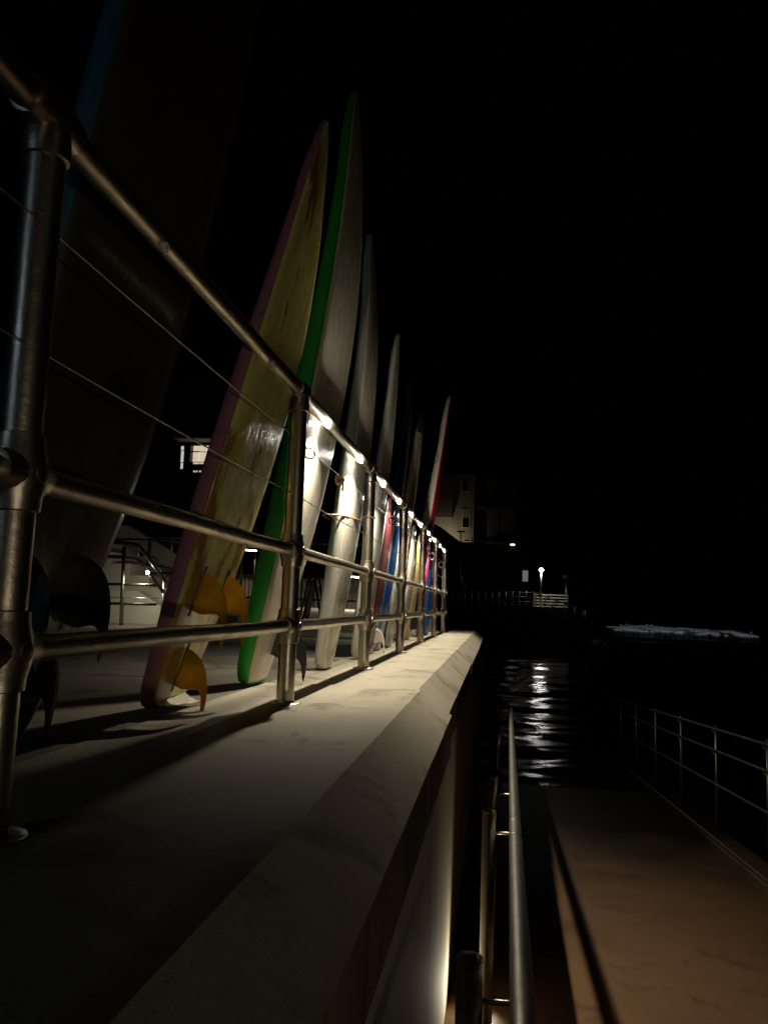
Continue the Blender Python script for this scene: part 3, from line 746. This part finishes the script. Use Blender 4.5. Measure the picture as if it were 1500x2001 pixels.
RAD = {'pel': .15, 'che': .155, 'nek': .058, 'hb': .075, 'ht': .09, 'crown': .05, 'sl': .075, 'sr': .075, 'el': .05, 'er': .05, 'wl': .035, 'wr': .035, 'hl': .035, 'hr': .035, 'tl': .105, 'tr': .105, 'kl': .065, 'kr': .065, 'al': .045, 'ar': .045, 'fl': .035, 'fr': .035}
E = [('pel', 'che'), ('che', 'nek'), ('nek', 'hb'), ('hb', 'ht'), ('ht', 'crown'), ('che', 'sl'), ('sl', 'el'), ('el', 'wl'), ('wl', 'hl'), ('che', 'sr'), ('sr', 'er'), ('er', 'wr'), ('wr', 'hr'), ('pel', 'tl'), ('tl', 'kl'), ('kl', 'al'), ('al', 'fl'), ('pel', 'tr'), ('tr', 'kr'), ('kr', 'ar'), ('ar', 'fr')]
ks = list(J); me = bpy.data.meshes.new('person'); me.from_pydata([tuple(c*H_ for c in J[k]) for k in ks], [(ks.index(a), ks.index(b)) for a, b in E], [])
person = bpy.data.objects.new('person', me); col.objects.link(person); person.location = (pp.x, FY+1.2, pz)
sk = person.modifiers.new('skin', 'SKIN')
for i, k in enumerate(ks): me.skin_vertices[0].data[i].radius = (RAD[k]*H_, RAD[k]*H_*.85)
me.skin_vertices[0].data[0].use_root = True
person.modifiers.new('sub', 'SUBSURF').render_levels = 2
pm = bpy.data.materials.new('person_colours'); pm.use_nodes = True
n = pm.node_tree.nodes; l = pm.node_tree.links; tc = n.new('ShaderNodeTexCoord'); sx = n.new('ShaderNodeSeparateXYZ'); l.new(tc.outputs['Object'], sx.inputs[0])
cr = n.new('ShaderNodeValToRGB'); cr.color_ramp.interpolation = 'CONSTANT'
mr = n.new('ShaderNodeMath'); mr.operation = 'DIVIDE'; mr.inputs[1].default_value = 1.9*H_; l.new(sx.outputs['Z'], mr.inputs[0]); l.new(mr.outputs[0], cr.inputs[0])
cr.color_ramp.elements[0].color = (.012, .012, .014, 1); cr.color_ramp.elements[1].position = .78; cr.color_ramp.elements[1].color = (.5, .36, .28, 1)
e_ = cr.color_ramp.elements.new(.5); e_.color = (.02, .03, .05, 1); e_ = cr.color_ramp.elements.new(.92); e_.color = (.35, .3, .24, 1)
l.new(cr.outputs[0], n['Principled BSDF'].inputs['Base Color']); me.materials.append(pm)
tag(person, 'person in dark clothes standing at the far promenade railing', 'person')

# street lamp, lit, across the bay
def lamp_post(name, label, base, height, head_r, e_strength, energy, colr, ecol):
    e = empty(name, base); tag(e, label, 'street lamp')
    tube('pole', [(0, 0, 0), (0, 0, height*.5), (0, 0, height-.05)], [.055, .045, .035], M['steel'], e, 12)
    bm = bmesh.new(); ptube(bm, (0, 0, height), (0, 0, 1), [(-.05, .05), (-.02, head_r*.8), (.05, head_r), (.13, head_r*.85), (.17, head_r*.3)], 16); bmobj('lamp_head', bm, emat(name+'_glow', ecol, e_strength), e, True)
    bm = bmesh.new(); ptube(bm, (0, 0, height+.172), (0, 0, 1), [(0, head_r*.9), (.03, head_r*.8), (.06, .03)], 16); bmobj('lamp_cap', bm, M['steel_dull'], e)
    bm = bmesh.new(); ptube(bm, (0, 0, 0), (0, 0, 1), [(0, .12), (.02, .12), (.03, .06)], 16); bmobj('base_plate', bm, M['steel_dull'], e)
    if energy: light(name+'_light', 'POINT', (0, 0, height-.15), energy, colr, e, None, .2)
    return e
lb = at(1056, 1186, FY+1); hd = at(1057, 1114, FY+1)
lamp_post('street_lamp', 'lit white street lamp on the far promenade above the steps', (lb.x, FY+1, zdeck+.008), hd.z-zdeck-.06, .15, 16, 55, (1, .97, .9), (1, .98, .92))
# lookout platform under the lamp: slatted barrier
lk = struct(box('lookout_platform', at(1040, 1187, FY).x+.05, at(1112, 1187, FY).x, FY+.5, FY+6, -3, zdeck+.006, M['pale_concrete']))
sb = empty('slatted_barrier', (lb.x+1.1, FY+2.4, zdeck+.006)); tag(sb, 'pale slatted timber barrier lit under the street lamp', 'barrier')
x0 = at(1043, 1187, FY+2.4).x-lb.x-1.1; x1 = at(1109, 1187, FY+2.4).x-lb.x-1.1
for k in range(5):
    z = .12+.185*k; box('slat', x0, x1, -.02, .02, z, z+.07, M['white_paint'], sb, .004)
for k in range(5):
    x = x0+(x1-x0)*k/4; box('post', x-.03, x+.03, .021, .08, 0, 1.0, M['steel_dull'], sb)
# flood light pole facing the surf
fb = at(1105, 1186, FY+3); fh = at(1105, 1131, FY+3)
fl = empty('flood_light', (fb.x, FY+3, zdeck+.006)); tag(fl, 'dark flood light pole facing the sea at the end of the far promenade', 'flood light')
hh = fh.z-zdeck
tube('pole', [(0, 0, 0), (0, 0, hh)], .04, M['steel'], fl, 10)
box('lamp_housing', -.16, .2, -.2, .2, hh+.001, hh+.22, M['black'], fl, .02)
target = Vector((28, 130, SEA+.3))
p0 = Vector((fb.x+.28, FY+3.1, zdeck+hh+.1))
light('flood_beam', 'SPOT', (.3, .1, hh+.1), 34000, (.95, .97, 1), fl, target-p0, .1, spot_size=R(34), spot_blend=.6)
# steps from the lookout to the rocks
sp = empty('beach_steps', at(1045, 1190, FY-.3)); tag(sp, 'dark steps with thin rails going down from the far promenade to the rocks', 'stairs')
b0 = at(1045, 1190, FY-.3); b1 = at(1140, 1224, FY-.3); dd = b1-b0
for k in range(12):
    t0 = k/12; t1 = (k+1)/12
    box('step', dd.x*t0, dd.x*t1, -.8, .25, dd.z*t0-.45, dd.z*t0, M['dark_concrete'], sp)
for yy in (-.8, .2):
    tube('handrail', [(0, yy, .95), (dd.x, yy, dd.z+.95)], .02, M['steel'], sp, 6); tube('lower_rail', [(0, yy, .5), (dd.x, yy, dd.z+.5)], .015, M['steel'], sp, 6)
    for k in range(6): tube('post', [(dd.x*k/5, yy, dd.z*k/5-.3), (dd.x*k/5, yy, dd.z*k/5+.95)], .018, M['steel'], sp, 6)
# rocks by the steps
M['rock'] = mat('wet_rock', (.10, .09, .08), .35, 0, (.04, .036, .032), 3, bump=.6, bscale=6)
rk_lab = ['wet dark rock at the foot of the far steps', 'low wet rock right of the far steps', 'small wet rock at the water edge by the far steps', 'flat rock farthest right of the far steps']
for k, (u, v, sz) in enumerate(((1150, 1222, .8), (1166, 1219, .7), (1182, 1228, .5), (1160, 1230, .6))):
    p = at(u, v, FY+1)
    bm = bmesh.new(); bmesh.ops.create_icosphere(bm, subdivisions=3, radius=sz)
    for vtx in bm.verts:
        q = vtx.co; f = 1+.22*math.sin(3*q.x/sz+k)+.18*math.sin(4*q.y/sz+2*k)+.15*math.sin(5*q.z/sz+k); vtx.co = Vector((q.x*f, q.y*f, q.z*f*.5))
    o = bmobj('rock', bm, M['rock'], None); o.location = (p.x, FY+1, SEA+.12); tag(o, rk_lab[k], 'rock', 'rocks by the far steps')
# breaking wave, foam
M['foam'] = mat('sea_foam', (.72, .74, .76), .9, 0, (.35, .37, .39), 3, bump=.8, bscale=3)
vv = []; ff = []
OCT = [(1, 0, 0), (0, 1, 0), (-1, 0, 0), (0, -1, 0), (0, 0, 1), (0, 0, -1)]; OF = [(0, 1, 4), (1, 2, 4), (2, 3, 4), (3, 0, 4), (1, 0, 5), (2, 1, 5), (3, 2, 5), (0, 3, 5)]
for k in range(5200):
    t = random.random(); lump = .45*math.exp(-((t-.16)/.12)**2)+.25*math.exp(-((t-.5)/.1)**2)+.03+.14*max(0, math.sin(23*t+2*math.sin(9*t)))
    if random.random() > (.01+1.2*lump)*min(1, t/.12)*min(1, (1-t)/.4): continue
    u = 1208+262*t; y = 134-9*t+2.0*math.sin(9*t)+random.gauss(0, 1.6); x = at(u, 1222, y).x
    hgt = lump*(1-.3*t)*(.45+.9*abs(math.sin(31*t+3*math.sin(17*t)))*abs(math.sin(83*t))); z = SEA+.05+hgt*random.random()**1.8; q = random.uniform(.03, .11)*(1.25-.5*(z-SEA)); b_ = len(vv)
    vv += [(x+a*q*random.uniform(.7, 2.4), y+b*q*1.2, z+c*q*random.uniform(.4, .8)) for a, b, c in OCT]; ff += [tuple(b_+i_ for i_ in f_) for f_ in OF]
for k in range(2600):          # wash lying on the water before the wave
    t = random.random()**1.2; u = 1200+275*t; y = 133-9*t-random.random()**1.6*26; x = at(u, 1222, y).x+random.uniform(-1, 1); q = random.uniform(.06, .28); b_ = len(vv)
    if math.sin(17*t+.16*y)*math.sin(41*t+.3*y) < .12+.5*t or random.random() > .75: continue
    vv += [(x+a*q*random.uniform(1, 4), y+b*q*2, SEA+.02+c*.04) for a, b, c in OCT]; ff += [tuple(b_+i_ for i_ in f_) for f_ in OF]
o = obj('breaking_wave', vv, ff, M['foam'], None, True); tag(o, 'white foam of a breaking wave out on the dark sea', 'wave')

# apartment building
BY = 70.0
ab = empty('apartment_building', (at(900, 1186, BY).x, BY, zdeck)); ox = at(900, 1186, BY).x
tag(ab, 'pale rendered apartment building lit from below beyond the far promenade', 'building')
def bx(u, v): p = at(u, v, BY); return p.x-ox, p.z-zdeck
M['facade'] = mat('facade_render', (.42, .375, .29), .85, 0, (.36, .32, .24), 1.2, bump=.1)
M['facade_dark'] = mat('grey_render', (.12, .125, .12), .9, 0, (.09, .095, .09), 1)
xl, zt = bx(866, 926); xr, zb = bx(924, 1066)
box('wall', xl-6, xr, 0, 9, 0, zt, M['facade'], ab)
x0, z0 = bx(864, 1013); x1, z1 = bx(886, 930)
box('bay_projection', xl-5.5, x1, -.8, -.003, z0, zt-.15, M['facade'], ab, .02)
for (u0, v0, u1, v1, kk) in ((901, 938, 917, 963, 0), (901, 993, 919, 1034, 1), (903, 1051, 921, 1061, 0)):
    xa, za = bx(u0, v0); xb_, zb_ = bx(u1, v1)
    f_ = box('window', xa, xb_, -.06, -.003, zb_, za, M['facade'], ab, .01)
    box('frame', xa+.07, xb_-.07, -.075, -.063, zb_+.07, za-.07, M['white_paint'], f_)
    box('pane', xa+.14, xb_-.14, -.085, -.078, zb_+.14, za-.14 if not kk else za-.85, mat('dark_pane', (.01, .01, .012), .08), f_)
    if kk: box('blind', xa+.14, xb_-.14, -.09, -.078, za-.84, za-.14, M['facade'], f_)
xa, za = bx(926, 925); xb_, zb_ = bx(1005, 1064)
box('side_wing', xr+.003, xb_, .8, 9, 0, za-.4, M['facade_dark'], ab)
xb2, zb2 = bx(1022, 990)
box('balcony_slab', xr+.3, xb2, -1.6, .797, zb2-.25, zb2, M['facade_dark'], ab)
xb3, zb3 = bx(1022, 1055)
box('balcony_slab', xr+.3, xb3, -1.6, .797, zb3-.2, zb3, M['facade_dark'], ab)
for u in (975, 1010):
    x, z = bx(u, 1055); box('balcony_column', x-.08, x+.08, -1.5, -1.3, zb3+.002, zb2-.252, M['facade_dark'], ab)
# dark shop with sloping roof before it
sh = empty('low_shop', (ox, BY-6, zdeck)); tag(sh, 'black silhouette of a low shop with sloping roof before the apartment building', 'building')
def sx_(u, v): p = at(u, v, BY-6); return p.x-ox, p.z-zdeck
pr = [sx_(840, 1022), sx_(866, 1036), sx_(900, 1062), sx_(1010, 1072), sx_(1030, 1100)]
pr = [(x, z) for x, z in pr]; lo = [(pr[-1][0], 0), (pr[0][0], 0)]
allp = pr+lo
bm = bmesh.new(); A = [bm.verts.new((x, -2, z)) for x, z in allp]; B = [bm.verts.new((x, .4, z)) for x, z in allp]
bm.faces.new(A[::-1]); bm.faces.new(B)
for k in range(len(allp)): bm.faces.new((A[k], A[(k+1) % len(allp)], B[(k+1) % len(allp)], B[k]))
bmobj('wall', bm, mat('black_wall', (.012, .013, .012), .95), sh)
xa, za = sx_(1019, 1117); xb_, zb_ = sx_(1029, 1138)
dr = box('lit_doorway', xa, xb_, -2.06, -2.003, zb_, za, emat('doorway_glow', (1, .93, .8), .13), sh)
box('door_frame', xa-.08, xa-.003, -2.09, -2.003, zb_, za+.08, M['facade_dark'], dr)
# bulkhead light on the shop
xa, za = sx_(1000, 1068)
e = empty('bulkhead_light', (ox+xa, BY-8.1, zdeck+za)); tag(e, 'small lit bulkhead light on the dark shop front', 'lamp')
box('lens', -.16, .16, -.05, .05, -.06, .03, emat('bulkhead_lens', (1, .95, .85), 5), e, .01); box('housing', -.2, .2, .052, .1, -.09, .06, M['black'], e)
# facade flood behind the shop roof
fx, fz = bx(876, 1066)
e = empty('facade_flood', (ox+fx-.4, BY-2.0, zdeck+fz-.2)); tag(e, 'flood light hidden behind the shop roof washing the pale facade', 'flood light')
box('housing', -.15, .15, -.15, .1, -.1, .1, M['black'], e, .01); tube('stand', [(0, 0, -.1), (0, 0, -fz+.2)], .04, M['steel_dull'], e, 8)
light('facade_beam', 'SPOT', (0, .2, .05), 115, (1, .84, .58), e, (.1, 1, .25), .1, spot_size=R(150), spot_blend=1)
# unlit street lamp before the building
ul = at(898, 1184, FY+2); uh = at(900, 1040, FY+2)
e = empty('unlit_street_lamp', (uh.x, FY+2, zdeck+.004)); tag(e, 'unlit dark street lamp with flat head behind the person', 'street lamp')
hh = uh.z-zdeck
tube('pole', [(0, 0, 0), (0, 0, hh)], [.06, .035], M['dark_steel'], e, 10); box('lamp_head', -.22, .28, -.12, .12, hh+.001, hh+.09, M['black'], e, .02)

# cool street lamp on the promenade behind the camera, mirrored in the nearest post
lamp_post('cool_street_lamp', 'cool white street lamp on the promenade behind the viewer', (-4.6, -5.4, 0.001), 2.75, .15, 60, 0, (.7, .82, 1), (.55, .75, 1))

# unseen bollard light, added behind the viewer to lift hulls, edges and fins
bl = empty('fill_bollard', (1.8, -1.8, rz(-1.8))); tag(bl, 'unseen steel bollard light added on the ramp behind the viewer to brighten the boards', 'bollard light')
bm = bmesh.new(); ptube(bm, (0, 0, 0), (0, 0, 1), [(0, .07), (.01, .07), (.012, .05), (.80, .05)], 20); bmobj('column', bm, M['steel_dull'], bl)
bm = bmesh.new(); ptube(bm, (0, 0, .802), (0, 0, 1), [(0, .046), (.10, .046)], 20); bmobj('lens', bm, emat('fill_bollard_lens', (1, .86, .6), 3), bl)
bm = bmesh.new(); ptube(bm, (0, 0, .904), (0, 0, 1), [(0, .052), (.03, .05), (.045, .02)], 20); bmobj('cap', bm, M['steel_dull'], bl)
light('fill_bollard_beam', 'SPOT', (-.06, .06, .86), 40, (1, .88, .64), bl, (-2.6, 4.5, 1.05), .04, spot_size=R(38), spot_blend=1)
